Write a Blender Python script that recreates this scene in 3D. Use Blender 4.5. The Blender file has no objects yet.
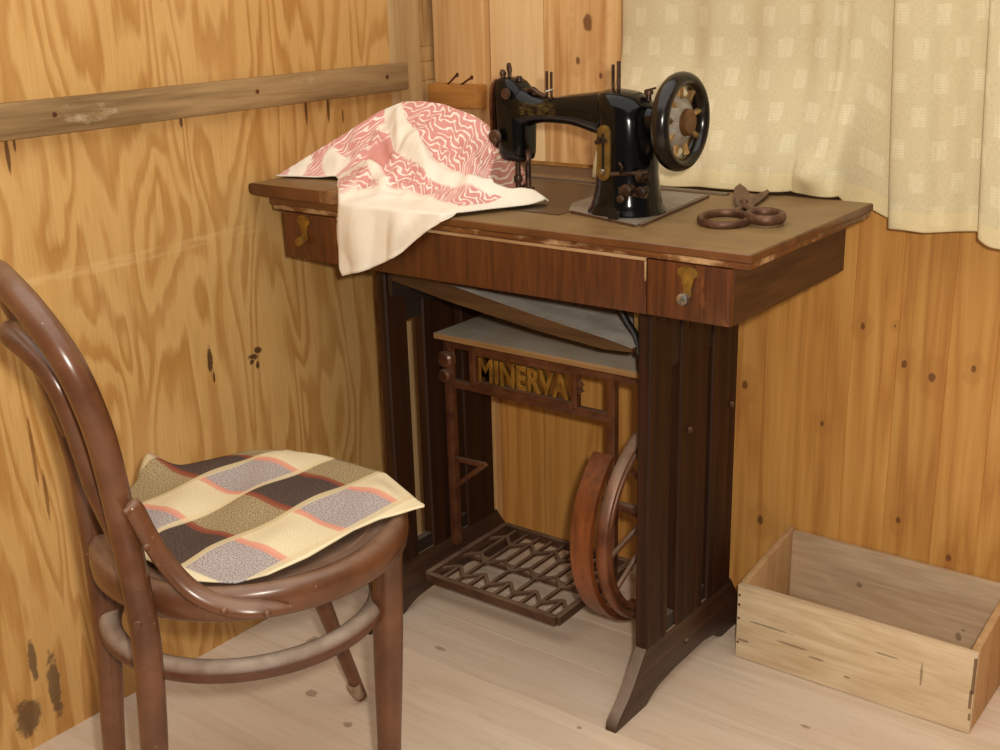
import bpy, bmesh, math, random
from mathutils import Vector, Matrix
random.seed(7)
S = bpy.context.scene
# ---------------------------------------------------------------- camera, world, light, exposure
CAM_POS = Vector((1.4837, -1.3214, 1.0951))
RIGHT = Vector((0.79660956, 0.60395387, -0.02555243))
UP = Vector((-0.1693295, 0.26352343, 0.94967517))
FWD = Vector((-0.58029366, 0.75219354, -0.31219249))
cam = bpy.data.objects.new('camera', bpy.data.cameras.new('camera'))
S.collection.objects.link(cam)
cam.data.sensor_width = 36.0
cam.data.lens = 1203.04 * 36.0 / 1000.0
cam.data.clip_start = 0.02
M = Matrix.Identity(4)
for i in range(3):
    M[i][0] = RIGHT[i]; M[i][1] = UP[i]; M[i][2] = -FWD[i]; M[i][3] = CAM_POS[i]
cam.matrix_world = M
S.camera = cam

world = bpy.data.worlds.new('room_air'); S.world = world
world.use_nodes = True
bg = world.node_tree.nodes['Background']
bg.inputs[0].default_value = (1.0, 0.90, 0.76, 1)
bg.inputs[1].default_value = 0.17

def lamp(name, kind, loc, power, color, size=0.03):
    d = bpy.data.lights.new(name, kind)
    d.energy = power; d.color = color
    if kind == 'POINT': d.shadow_soft_size = size
    o = bpy.data.objects.new(name, d); S.collection.objects.link(o); o.location = loc
    return o
lamp('camera_flash', 'POINT', CAM_POS + RIGHT * 0.055 + UP * 0.05, 68.0, (1.0, 0.93, 0.82), 0.022)

top = bpy.data.lights.new('ceiling_light', 'AREA'); top.shape = 'RECTANGLE'; top.size = 3.0; top.size_y = 2.6
top.energy = 42.0; top.color = (1.0, 0.95, 0.87)
topo = bpy.data.objects.new('ceiling_light', top); S.collection.objects.link(topo); topo.location = (.75, -.75, 2.35)

S.view_settings.view_transform = 'Standard'
S.view_settings.look = 'None'
S.view_settings.exposure = 0.0
S.view_settings.gamma = 1.0
S.view_settings.use_curve_mapping = False

# ---------------------------------------------------------------- node helpers
def lin(c):
    r = []
    for v in c[:3]:
        v = v / 255.0
        r.append(v / 12.92 if v <= 0.04045 else ((v + 0.055) / 1.055) ** 2.4)
    return (r[0], r[1], r[2], 1.0)

class G:
    def __init__(self, name):
        self.m = bpy.data.materials.new(name); self.m.use_nodes = True
        self.t = self.m.node_tree; self.b = self.t.nodes['Principled BSDF']
    def n(self, kind, **kw):
        x = self.t.nodes.new(kind)
        for k, v in kw.items(): setattr(x, k, v)
        return x
    def l(self, a, b): self.t.links.new(a, b)
    def setin(self, sock, v):
        if hasattr(v, 'is_linked') or isinstance(v, bpy.types.NodeSocket): self.l(v, sock)
        else: sock.default_value = v
    def obj(self): return self.n('ShaderNodeTexCoord').outputs['Object']
    def uv(self): return self.n('ShaderNodeTexCoord').outputs['UV']
    def normal(self): return self.n('ShaderNodeNewGeometry').outputs['Normal']
    def attr(self, name): return self.n('ShaderNodeAttribute', attribute_name=name).outputs['Fac']
    def attrc(self, name): return self.n('ShaderNodeAttribute', attribute_name=name).outputs['Color']
    def map(self, v, scale=(1, 1, 1), loc=(0, 0, 0), rot=(0, 0, 0)):
        x = self.n('ShaderNodeMapping'); self.l(v, x.inputs[0])
        x.inputs['Location'].default_value = loc; x.inputs['Rotation'].default_value = rot; x.inputs['Scale'].default_value = scale
        return x.outputs[0]
    def noise(self, v, scale=5, detail=3, rough=.5, dist=0.0):
        x = self.n('ShaderNodeTexNoise'); self.l(v, x.inputs['Vector'])
        x.inputs['Scale'].default_value = scale; x.inputs['Detail'].default_value = detail
        x.inputs['Roughness'].default_value = rough; x.inputs['Distortion'].default_value = dist
        return x.outputs['Fac']
    def noisec(self, v, scale=5, detail=3):
        x = self.n('ShaderNodeTexNoise'); self.l(v, x.inputs['Vector'])
        x.inputs['Scale'].default_value = scale; x.inputs['Detail'].default_value = detail
        return x.outputs['Color']
    def math(self, op, a, b=0.0, c=None, clamp=False):
        x = self.n('ShaderNodeMath', operation=op); x.use_clamp = clamp
        self.setin(x.inputs[0], a); self.setin(x.inputs[1], b)
        if c is not None: self.setin(x.inputs[2], c)
        return x.outputs[0]
    def vmath(self, op, a, b=None, scale=None):
        x = self.n('ShaderNodeVectorMath', operation=op)
        self.setin(x.inputs[0], a)
        if b is not None: self.setin(x.inputs[1], b)
        if scale is not None: self.setin(x.inputs['Scale'], scale)
        return x.outputs['Value'] if op in ('LENGTH', 'DOT_PRODUCT', 'DISTANCE') else x.outputs[0]
    def sep(self, v):
        x = self.n('ShaderNodeSeparateXYZ'); self.l(v, x.inputs[0]); return x.outputs
    def comb(self, a, b, c):
        x = self.n('ShaderNodeCombineXYZ')
        for i, v in enumerate((a, b, c)): self.setin(x.inputs[i], v)
        return x.outputs[0]
    def ramp(self, f, stops, interp='LINEAR'):
        x = self.n('ShaderNodeValToRGB'); self.l(f, x.inputs[0]); cr = x.color_ramp; cr.interpolation = interp
        while len(cr.elements) < len(stops): cr.elements.new(0.5)
        for e, (p, c) in zip(cr.elements, stops):
            e.position = p; e.color = lin(c) if max(c) > 1.001 else (c[0], c[1], c[2], 1)
        return x.outputs[0]
    def val(self, f, lo, hi, a=0.0, b=1.0):
        x = self.n('ShaderNodeMapRange'); self.setin(x.inputs[0], f)
        for i, v in zip((1, 2, 3, 4), (lo, hi, a, b)): x.inputs[i].default_value = v
        return x.outputs[0]
    def mix(self, f, a, b, mode='MIX'):
        x = self.n('ShaderNodeMix', data_type='RGBA', blend_type=mode)
        self.setin(x.inputs[0], f)
        self.setin(x.inputs[6], lin(a) if isinstance(a, tuple) else a)
        self.setin(x.inputs[7], lin(b) if isinstance(b, tuple) else b)
        return x.outputs[2]
    def bump(self, h, strength=.2, dist=.002):
        x = self.n('ShaderNodeBump'); x.inputs['Strength'].default_value = strength; x.inputs['Distance'].default_value = dist
        self.l(h, x.inputs['Height']); self.l(x.outputs[0], self.b.inputs['Normal'])
    def done(self, col, rough=.5, metal=0.0, spec=.5, coat=0.0):
        self.setin(self.b.inputs['Base Color'], lin(col) if isinstance(col, tuple) else col)
        self.setin(self.b.inputs['Roughness'], rough); self.setin(self.b.inputs['Metallic'], metal)
        self.b.inputs['Specular IOR Level'].default_value = spec
        if coat: self.b.inputs['Coat Weight'].default_value = coat; self.b.inputs['Coat Roughness'].default_value = .12
        return self.m
    def spots(self, P, items, wob=.35):
        # union of small ellipses given as (x, y, z, rx, ry, rz); returns 0..1 mask
        nz = self.math('MULTIPLY', self.math('SUBTRACT', self.noise(P, 70, 3, .6), .5), wob * 2)
        out = None
        for (x, y, z, a, b, c) in items:
            q = self.vmath('LENGTH', self.vmath('MULTIPLY', self.vmath('SUBTRACT', P, (x, y, z)), (1 / a, 1 / b, 1 / c)))
            d = self.val(self.math('ADD', q, nz), 1.15, .8)
            out = d if out is None else self.math('MAXIMUM', out, d)
        return out

def axis_scale(axis, across, along):
    return tuple(along if i == axis else across for i in range(3))

def wood(name, light, dark, axis, across=40, along=2.2, rough=.55, contrast=(.35, .65), dust=None, dust_amt=.0, spec=.4, tone=False, coat=0., bump=.12, wear=None):
    g = G(name); P = g.obj()
    if tone:
        P = g.vmath('ADD', P, g.vmath('SCALE', (3.1, 1.7, 2.3), scale=g.math('MULTIPLY', g.attr('tone'), 9.0)))
    v = g.map(P, axis_scale(axis, across, along))
    f1 = g.noise(v, 1, 4, .55, .6)
    f2 = g.noise(g.map(P, axis_scale(axis, across * 5, along * 3)), 1, 3, .6)
    f = g.math('ADD', g.math('MULTIPLY', f1, .7), g.math('MULTIPLY', f2, .3))
    col = g.ramp(f, [(contrast[0], dark), (contrast[1], light)])
    if tone:
        k = g.val(g.attr('tone'), 0, 1, .82, 1.1)
        col = g.mix(1.0, col, g.comb(k, k, k), 'MULTIPLY')
    if wear is not None:
        w = g.val(g.noise(g.map(P, axis_scale(axis, 22, 9)), 1, 5, .7), .53 if 'moulding' in name else .60, .66 if 'moulding' in name else .70)
        col = g.mix(g.math('MULTIPLY', w, .7), col, wear)
    r = rough
    if dust is not None:
        up = g.val(g.sep(g.normal())[2], .3, .95)
        dm = g.math('MULTIPLY', up, g.val(g.noise(P, 14, 4, .6), .3, .7, dust_amt * .5, dust_amt))
        col = g.mix(dm, col, dust)
        r = g.math('ADD', g.math('MULTIPLY', dm, .35), rough, clamp=True)
    if bump: g.bump(f, bump, .0015)
    return g.done(col, r, 0, spec, coat)

# ---------------------------------------------------------------- mesh helpers
def link(o):
    S.collection.objects.link(o); return o

class MB:
    """collects shapes and links them as one mesh object"""
    def __init__(self):
        self.bm = bmesh.new(); self.uvl = None
    def _merge(self, b2, mi=0):
        base = {}
        for v in b2.verts: base[v] = self.bm.verts.new(v.co)
        for f in b2.faces:
            try:
                nf = self.bm.faces.new([base[v] for v in f.verts]); nf.material_index = mi
            except ValueError: pass
        b2.free()
    def box(self, x0, x1, y0, y1, z0, z1, bev=0.0, seg=2, mat=None, mi=0):
        b = bmesh.new(); bmesh.ops.create_cube(b, size=1.0)
        for v in b.verts:
            v.co = Vector(((x0 + x1) / 2 + v.co.x * (x1 - x0), (y0 + y1) / 2 + v.co.y * (y1 - y0), (z0 + z1) / 2 + v.co.z * (z1 - z0)))
        if bev > 0: bmesh.ops.bevel(b, geom=list(b.edges), offset=bev, segments=seg, profile=.6, affect='EDGES')
        if mat is not None: bmesh.ops.transform(b, matrix=mat, verts=b.verts)
        self._merge(b, mi); return self
    def bar(self, a, c, w, h, up=(0, 0, 1), bev=0.0, mi=0):
        a = Vector(a); c = Vector(c); d = (c - a); L = d.length; d.normalize()
        u = Vector(up); s = d.cross(u)
        if s.length < 1e-4: s = d.cross(Vector((1, 0, 0)))
        s.normalize(); u = s.cross(d)
        m = Matrix((( d.x, s.x, u.x, (a.x + c.x) / 2), (d.y, s.y, u.y, (a.y + c.y) / 2), (d.z, s.z, u.z, (a.z + c.z) / 2), (0, 0, 0, 1)))
        return self.box(-L / 2, L / 2, -w / 2, w / 2, -h / 2, h / 2, bev, 2, m, mi)
    def prism(self, poly, axis, a, c, bev=0.0, seg=2, mi=0):
        # poly in the two other axes (in xyz order), extruded along axis from a to c
        b = bmesh.new()
        def put(p, t):
            q = list(p); q.insert(axis, t); return Vector(q)
        v0 = [b.verts.new(put(p, a)) for p in poly]; v1 = [b.verts.new(put(p, c)) for p in poly]
        n = len(poly)
        b.faces.new(v0); b.faces.new(list(reversed(v1)))
        for i in range(n): b.faces.new([v0[(i + 1) % n], v0[i], v1[i], v1[(i + 1) % n]])
        bmesh.ops.recalc_face_normals(b, faces=b.faces)
        if bev > 0:
            es = [e for e in b.edges if abs((e.verts[0].co - e.verts[1].co)[axis]) < 1e-6]
            bmesh.ops.bevel(b, geom=es, offset=bev, segments=seg, profile=.6, affect='EDGES')
        self._merge(b, mi); return self
    def tube(self, pts, rad, n=12, closed=False, cap=True, flat=None, up=None, mi=0, spow=2.0):
        # rad: number or list; flat = (width factor, height factor) of the section
        pts = [Vector(p) for p in pts]; N = len(pts)
        rad = [rad] * N if not isinstance(rad, (list, tuple)) else list(rad)
        fx, fy = flat or (1, 1)
        rings = []; ref = None
        for i in range(N):
            if closed: d = pts[(i + 1) % N] - pts[i - 1]
            else: d = pts[min(i + 1, N - 1)] - pts[max(i - 1, 0)]
            d.normalize()
            if up is not None: r = Vector(up)
            elif ref is None:
                r = Vector((0, 0, 1)) if abs(d.z) < .9 else Vector((1, 0, 0))
            else: r = ref
            s = d.cross(r); s.normalize(); r = s.cross(d); r.normalize(); ref = r
            ring = []
            for k in range(n):
                a = 2 * math.pi * k / n; ca, sa = math.cos(a), math.sin(a)
                if spow != 2.0:
                    ca = math.copysign(abs(ca) ** (2 / spow), ca); sa = math.copysign(abs(sa) ** (2 / spow), sa)
                ring.append(self.bm.verts.new(pts[i] + s * (ca * rad[i] * fx) + r * (sa * rad[i] * fy)))
            rings.append(ring)
        for i in range(N if closed else N - 1):
            A, B = rings[i], rings[(i + 1) % N]
            for k in range(n):
                f = self.bm.faces.new([A[k], A[(k + 1) % n], B[(k + 1) % n], B[k]]); f.material_index = mi
        if cap and not closed:
            for R_, flip in ((rings[0], False), (rings[-1], True)):
                f = self.bm.faces.new(R_ if flip else list(reversed(R_))); f.material_index = mi
        return self
    def lathe(self, prof, c, axis=2, n=24, mi=0, cap=True):
        # prof: list of (radius, t along axis)
        c = Vector(c); rings = []
        ax = [Vector((1, 0, 0)), Vector((0, 1, 0)), Vector((0, 0, 1))]
        e = ax[axis]; s = ax[(axis + 1) % 3]; u = ax[(axis + 2) % 3]
        for r, t in prof:
            rings.append([self.bm.verts.new(c + e * t + s * (r * math.cos(2 * math.pi * k / n)) + u * (r * math.sin(2 * math.pi * k / n))) for k in range(n)])
        for A, B in zip(rings[:-1], rings[1:]):
            for k in range(n):
                f = self.bm.faces.new([A[k], A[(k + 1) % n], B[(k + 1) % n], B[k]]); f.material_index = mi
        if cap:
            self.bm.faces.new(list(reversed(rings[0]))).material_index = mi
            self.bm.faces.new(rings[-1]).material_index = mi
        return self
    def loft(self, secs, n=28, mi=0, cap=True):
        # secs: list of rings (lists of Vector) of equal length
        rings = [[self.bm.verts.new(p) for p in s] for s in secs]; n = len(rings[0])
        for A, B in zip(rings[:-1], rings[1:]):
            for k in range(n):
                f = self.bm.faces.new([A[k], A[(k + 1) % n], B[(k + 1) % n], B[k]]); f.material_index = mi
        if cap:
            self.bm.faces.new(list(reversed(rings[0]))).material_index = mi
            self.bm.faces.new(rings[-1]).material_index = mi
        return self
    def build(self, name, mat, parent=None, smooth=35, origin=None, recalc=True):
        if recalc: bmesh.ops.recalc_face_normals(self.bm, faces=self.bm.faces)
        me = bpy.data.meshes.new(name); self.bm.to_mesh(me); self.bm.free()
        for m in (mat if isinstance(mat, (list, tuple)) else [mat]): me.materials.append(m)
        if smooth:
            me.shade_smooth(); me.set_sharp_from_angle(angle=math.radians(smooth))
        o = bpy.data.objects.new(name, me); link(o)
        off = Vector((0, 0, 0))
        if parent is not None:
            o.parent = parent; p = parent
            while p is not None: off += p.location; p = p.parent
        elif origin is not None:
            off = Vector(origin); o.location = off
        if off.length > 0: me.transform(Matrix.Translation(-off))
        return o

def ring_xy(cx, cy, z, rx, ry, n=28, p=2.5):
    R_ = []
    for k in range(n):
        a = 2 * math.pi * k / n; ca, sa = math.cos(a), math.sin(a)
        R_.append(Vector((cx + rx * math.copysign(abs(ca) ** (2 / p), ca), cy + ry * math.copysign(abs(sa) ** (2 / p), sa), z)))
    return R_
def ring_yz(x, cy, cz, ry, rz, n=28, p=2.5):
    R_ = []
    for k in range(n):
        a = 2 * math.pi * k / n; ca, sa = math.cos(a), math.sin(a)
        R_.append(Vector((x, cy + ry * math.copysign(abs(ca) ** (2 / p), ca), cz + rz * math.copysign(abs(sa) ** (2 / p), sa))))
    return R_
def spline(pts, m=8, closed=False):
    P = [Vector(p) for p in pts]; out = []; N = len(P)
    for i in range(N if closed else N - 1):
        if closed: a, b, c, d = P[i - 1], P[i], P[(i + 1) % N], P[(i + 2) % N]
        else: a, b, c, d = P[max(i - 1, 0)], P[i], P[i + 1], P[min(i + 2, N - 1)]
        for k in range(m):
            t = k / m
            out.append(.5 * ((2 * b) + (c - a) * t + (2 * a - 5 * b + 4 * c - d) * t * t + (3 * b - a - 3 * c + d) * t ** 3))
    if not closed: out.append(P[-1])
    return out
def interp(x, xs, ys):
    if x <= xs[0]: return ys[0]
    for i in range(len(xs) - 1):
        if x <= xs[i + 1]:
            t = (x - xs[i]) / (xs[i + 1] - xs[i]); return ys[i] + (ys[i + 1] - ys[i]) * t
    return ys[-1]
def sstep(a, b, x):
    t = max(0., min(1., (x - a) / (b - a))); return t * t * (3 - 2 * t)

def tag(o, label, cat, group=None):
    o['label'] = label; o['category'] = cat
    if group: o['group'] = group
    return o
def thing(name, loc, label, cat, group=None):
    o = bpy.data.objects.new(name, None); o.empty_display_size = .05; link(o); o.location = loc
    return tag(o, label, cat, group)
def struct(o, label=None):
    o['kind'] = 'structure'
    if label: o['label'] = label
    return o

# ---------------------------------------------------------------- materials of the room
def m_plywood():
    g = G('plywood'); P = g.obj()
    v = g.map(P, (1, 9.5, 2.0))
    h = g.noise(v, 1.0, 1.6, .42, .5)
    w = g.noise(g.map(P, (1, 55, 5)), 1.0, 2, .5)
    ph = g.math('ADD', g.math('MULTIPLY', h, 9.5), g.math('MULTIPLY', w, .8))
    s = g.math('FRACT', ph)
    band = g.ramp(s, [(0.0, (214, 170, 105)), (.40, (210, 165, 99)), (.58, (194, 143, 78)), (.82, (186, 135, 70)), (1.0, (214, 170, 105))])
    fine = g.noise(g.map(P, (1, 260, 14)), 1, 3, .6)
    k = g.val(fine, .3, .7, .90, 1.06)
    col = g.mix(1.0, band, g.comb(k, k, k), 'MULTIPLY')
    blot = g.val(g.noise(P, 5, 3, .6), .4, .75)
    col = g.mix(g.math('MULTIPLY', blot, .35), col, (232, 192, 132))
    # pale rubbed strip and dark stains, holes
    yz = g.sep(P)
    zz = g.math('SUBTRACT', yz[2], g.math('ADD', g.math('MULTIPLY', yz[1], .02), .712))
    strip = g.math('MULTIPLY', g.val(g.math('ABSOLUTE', zz), .010, .006), g.val(g.noise(g.map(P, (1, 9, 40)), 1, 3, .6), .4, .6))
    col = g.mix(g.math('MULTIPLY', strip, .35), col, (240, 208, 150))
    rust = g.spots(P, [(-.05, -.416, .888, .05, .0035, .028), (-.05, -.404, .90, .05, .002, .012), (-.05, .144, .890, .05, .003, .024), (-.05, .197, .890, .05, .0035, .024),
                       (-.05, .232, .874, .05, .002, .012), (-.05, -.121, .899, .05, .003, .008)], .3)
    col = g.mix(g.math('MULTIPLY', rust, .85), col, (84, 48, 24))
    hole = g.spots(P, [(-.05, -.114, .510, .05, .0055, .024), (-.05, -.022, .494, .05, .012, .006), (-.05, -.010, .502, .05, .008, .006), (-.05, -.026, .486, .05, .006, .007), (-.05, -.014, .476, .05, .004, .008),
                       (-.05, -.109, .484, .05, .002, .012)], .95)
    col = g.mix(g.math('MULTIPLY', hole, .9), col, (70, 40, 22))
    crack = g.spots(P, [(-.05, -.447, .46, .05, .003, .06), (-.05, -.437, .39, .05, .003, .04), (-.05, -.37, .20, .05, .003, .05), (-.05, -.358, .13, .05, .004, .018)], .6)
    col = g.mix(g.math('MULTIPLY', crack, .7), col, (120, 68, 28))
    grime = g.spots(P, [(-.05, -.52, .055, .05, .022, .030), (-.05, -.472, .085, .05, .010, .050), (-.05, -.50, .14, .05, .006, .03)], .8)
    col = g.mix(g.math('MULTIPLY', grime, .75), col, (78, 60, 46))
    g.bump(fine, .08, .001)
    return g.done(col, .55, 0, .35)

def m_pine(name, light, mid, dark, knots, tone=True):
    g = G(name); P = g.obj()
    t = g.attr('tone')
    Q = g.vmath('ADD', P, g.vmath('SCALE', (1.3, 0.0, 2.9), scale=g.math('MULTIPLY', t, 7.0)))
    h = g.noise(g.map(Q, (17, 1, 1.1)), 1, 2, .5, .5)
    s = g.math('PINGPONG', g.math('MULTIPLY', h, 9.0), 1.0)
    f2 = g.noise(g.map(Q, (190, 1, 4)), 1, 4, .65)
    f = g.math('ADD', g.math('MULTIPLY', s, .36), g.math('MULTIPLY', f2, .64))
    col = g.ramp(f, [(.25, light), (.52, mid), (.85, dark)])
    k = g.val(t, 0, 1, .94, 1.05)
    col = g.mix(1.0, col, g.comb(k, k, k), 'MULTIPLY')
    if knots:
        halo = g.spots(P, [(x, .52, z, r * 2.1, .3, r * 3.2) for x, z, r in knots], .6)
        col = g.mix(g.math('MULTIPLY', halo, .30), col, dark)
        kn = g.spots(P, [(x, .52, z, r * .48, .3, r * .70) for x, z, r in knots], .55)
        col = g.mix(g.math('MULTIPLY', kn, .8), col, (100, 58, 32))
    g.bump(f, .08, .001)
    return g.done(col, .42, 0, .4)

def m_crate(name, light, dark, marks):
    g = G(name); P = g.obj()
    h = g.noise(g.map(P, (3.2, 12, 22)), 1, 2, .5, .7)
    ring = g.math('PINGPONG', g.math('MULTIPLY', h, 7.0), 1.0)
    f2 = g.noise(g.map(P, (9, 120, 130)), 1, 4, .65)
    f = g.math('ADD', g.math('MULTIPLY', ring, .22), g.math('MULTIPLY', f2, .78))
    col = g.ramp(f, [(.25, light), (.7, dark)])
    stain = g.val(g.noise(P, 9, 4, .65), .45, .75)
    col = g.mix(g.math('MULTIPLY', stain, .3), col, (186, 156, 120))
    sp = g.spots(P, marks, .7)
    col = g.mix(g.math('MULTIPLY', sp, .6), col, (104, 80, 58))
    g.bump(f, .15, .001)
    return g.done(col, .75, 0, .2)

def m_floor():
    g = G('floor_boards'); P = g.obj(); t = g.attr('tone')
    Q = g.vmath('ADD', P, g.vmath('SCALE', (2.3, 0.4, 0), scale=g.math('MULTIPLY', t, 7.0)))
    f1 = g.noise(g.map(Q, (1.8, 24, 1)), 1, 4, .55, .8)
    f2 = g.noise(g.map(Q, (7, 170, 1)), 1, 3, .6)
    f = g.math('ADD', g.math('MULTIPLY', f1, .65), g.math('MULTIPLY', f2, .35))
    col = g.ramp(f, [(.33, (206, 182, 156)), (.52, (222, 200, 176)), (.68, (230, 210, 188))])
    k = g.val(t, 0, 1, .93, 1.05)
    col = g.mix(1.0, col, g.comb(k, k, k), 'MULTIPLY')
    dust = g.val(g.noise(P, 6, 5, .65), .42, .72)
    col = g.mix(g.math('MULTIPLY', dust, .45), col, (214, 202, 186))
    scr = g.val(g.noise(g.map(P, (12, 60, 1)), 1, 5, .7), .60, .68)
    col = g.mix(g.math('MULTIPLY', scr, .25), col, (176, 140, 108))
    st = g.spots(P, [(.275, .055, 0, .013, .005, .1), (.07, -.05, 0, .006, .012, .1), (.10, .10, 0, .003, .012, .1), (.60, .0, 0, .004, .004, .1), (.30, -.20, 0, .008, .006, .1), (.19, -.17, 0, .012, .009, .1), (.86, .05, 0, .006, .004, .1), (.88, .20, 0, .008, .004, .1)], .7)
    col = g.mix(g.math('MULTIPLY', st, .55), col, (120, 86, 66))
    g.bump(f, .08, .001)
    return g.done(col, .6, 0, .3)

PLY = m_plywood()
PINE = m_pine('pine_boards', (214, 160, 88), (202, 145, 74), (172, 113, 54),
              [(.808, .547, .0085), (.879, .495, .010), (.925, .480, .012), (.987, .505, .008), (.749, .366, .007), (.891, .224, .008), (.978, .179, .009), (.86, .555, .004), (.283, 1.02, .016), (.16, 1.033, .012), (.645, .16, .012), (.605, .409, .012)])
FLOOR = m_floor()
BATTEN = wood('weathered_batten', (172, 142, 100), (120, 92, 60), 1, 30, 2.4, .7, (.36, .62), spec=.2, wear=(196, 176, 146))
STUD = wood('grey_stud', (206, 176, 128), (176, 142, 96), 2, 34, 2.0, .65, spec=.25)
POST = wood('corner_post', (224, 182, 126), (196, 146, 90), 2, 26, 1.6, .5, spec=.35)
BLOCKW = wood('block_wood', (190, 132, 66), (150, 94, 42), 0, 50, 4, .55)
CRATE = m_crate('crate_wood', (228, 206, 172), (200, 172, 134), [(-.135, -.1, .075, .035, .05, .002), (-.095, -.1, .055, .03, .05, .002), (-.05, -.1, .045, .012, .05, .002), (.06, -.1, .09, .02, .05, .0015), (.115, -.1, .075, .002, .05, .02), (-.18, -.1, .035, .012, .05, .003), (.0, -.1, .03, .006, .05, .002)])
CRATE2 = wood('crate_end_wood', (206, 168, 122), (176, 136, 92), 2, 26, 4, .7, spec=.2)
CRATE3 = m_crate('crate_back_wood', (208, 182, 150), (178, 148, 116), [(-.055, .09, .095, .006, .05, .005), (.115, .09, .052, .005, .05, .008), (.122, .09, .066, .003, .05, .002)])
SILL = wood('sill_wood', (120, 92, 66), (84, 62, 44), 0, 40, 3, .6)

def m_metal(name, col, rough, metal=.9, dark=None, dust=None, damt=0., nscale=40):
    g = G(name); P = g.obj()
    f = g.noise(P, nscale, 4, .65)
    c = g.ramp(f, [(.35, dark or col), (.62, col)])
    r = rough
    if dust:
        up = g.val(g.sep(g.normal())[2], .2, .9)
        dm = g.math('MULTIPLY', up, g.val(g.noise(P, 20, 4, .6), .3, .65, damt * .4, damt))
        c = g.mix(dm, c, dust); r = g.math('ADD', g.math('MULTIPLY', dm, .5), rough, clamp=True)
    return g.done(c, r, metal, .5)
NAIL = m_metal('rusty_nail', (110, 62, 36), .7, .4, (70, 40, 26))

# ---------------------------------------------------------------- the room
XL, YB = -.05, .52
def board_mesh(bm_boards, axis_face):
    """boards: (verts8 box) with groove; stored face tone"""
    pass
def boards(name, boxes, mat, kind=True, bev=.0025):
    bm = bmesh.new(); tl = bm.faces.layers.float.new('tone')
    for bx in boxes:
        b = bmesh.new(); bmesh.ops.create_cube(b, size=1.0)
        x0, x1, y0, y1, z0, z1 = bx
        for v in b.verts:
            v.co = Vector(((x0 + x1) / 2 + v.co.x * (x1 - x0), (y0 + y1) / 2 + v.co.y * (y1 - y0), (z0 + z1) / 2 + v.co.z * (z1 - z0)))
        bmesh.ops.bevel(b, geom=list(b.edges), offset=bev, segments=1, profile=.5, affect='EDGES')
        t = random.random(); mp = {}
        for v in b.verts: mp[v] = bm.verts.new(v.co)
        for f in b.faces:
            nf = bm.faces.new([mp[v] for v in f.verts]); nf[tl] = t
        b.free()
    me = bpy.data.meshes.new(name); bm.to_mesh(me); bm.free(); me.materials.append(mat)
    o = bpy.data.objects.new(name, me); link(o)
    return o
# floor: boards run along x
fb = []; y = -1.80
while y < .70:
    xs = -.12
    fb.append((xs, 2.3, y, y + .13, -.03, 0.0)); y += .13
off = (.0195 - (-1.80)) % .13
fb = [(a, b, c + off - .13, d + off - .13, e, f) for a, b, c, d, e, f in fb]
fb.append((-.12, 2.3, fb[-1][3], fb[-1][3] + .13, -.03, 0))
struct(boards('floor', fb, FLOOR, bev=.0005), 'dusty pale pine floorboards')
# left wall: one plywood sheet
m = MB(); m.box(XL - .018, XL, -1.75, .362, -.0, 1.7, .0008)
struct(m.build('wall_left', PLY), 'plywood sheet wall with wavy grain')
m = MB(); m.box(XL - .05, XL - .002, .3635, .452, 0, 1.7, .002)
struct(m.build('trim_1', STUD), 'pale grey stud at the edge of the plywood')
# blocks in the recess beside the stud
m = MB()
for z0, z1 in ((0, .30), (.3004, .62), (.6204, .915), (.9154, .95), (.9504, .978), (.9784, 1.7)):
    m.box(XL - .06, XL - .012, .4535, .5185, z0, z1, .0012)
struct(m.build('trim_2', wood('recess_blocks', (200, 162, 108), (150, 112, 70), 2, 44, 6, .7, spec=.2)), 'short offcuts filling the corner recess')
m = MB(); m.box(XL - .008, .0655, .494, .519, 0, 1.7, .006, 3)
struct(m.build('trim_3', POST), 'smooth corner board with a rounded edge')
# back wall
edges = [-.06, .068, .187, .354, .428, .500, .572, .645, .715, .790, .866, .946, 1.018, 1.09, 1.163, 1.236, 1.309, 1.382, 1.455, 1.53, 1.61, 1.69, 1.77, 1.85, 1.93, 2.01, 2.09, 2.17, 2.25]
random.seed(11)
bb = [(a, b, YB, YB + .02, 0, 1.7) for a, b in zip(edges[:-1], edges[1:])]
struct(boards('wall_back', bb, PINE, bev=.0012), 'varnished vertical pine boards')
m = MB(); m.box(.067, .188, .512, .5195, .772, 1.7, .002)
struct(m.build('trim_4', wood('pale_window_board', (242, 210, 158), (226, 186, 130), 2, 30, 1.5, .45, spec=.4)), 'pale board beside the window')
m = MB(); m.box(.189, .353, .513, .5195, .772, 1.7, .002)
KNOT = m_pine('knotty_board', (244, 204, 146), (226, 178, 118), (188, 130, 78), [(.283, 1.02, .020), (.262, .955, .010), (.31, .93, .008)])
struct(m.build('trim_5', KNOT), 'knotty board beside the curtain')
m = MB(); m.box(.0665, .790, .4085, .5185, .738, .766, .003)
struct(m.build('window_sill', SILL), 'dusty ledge behind the table')

# batten on the plywood
bt = thing('wall_batten', (XL, -.4, .906), 'weathered grey wooden batten nailed level across the plywood wall', 'batten')
m = MB(); m.box(XL, XL + .020, -1.7, .390, .9065, .955, .003)
m.build('strip', BATTEN, bt)
for y in (-.35, .02, .33):
    mm = MB(); mm.lathe([(.0035, 0), (.0035, .001), (.002, .0018)], (XL + .021, y, .934), 0, 10)
    mm.build('nail_head', NAIL, bt)
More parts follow.
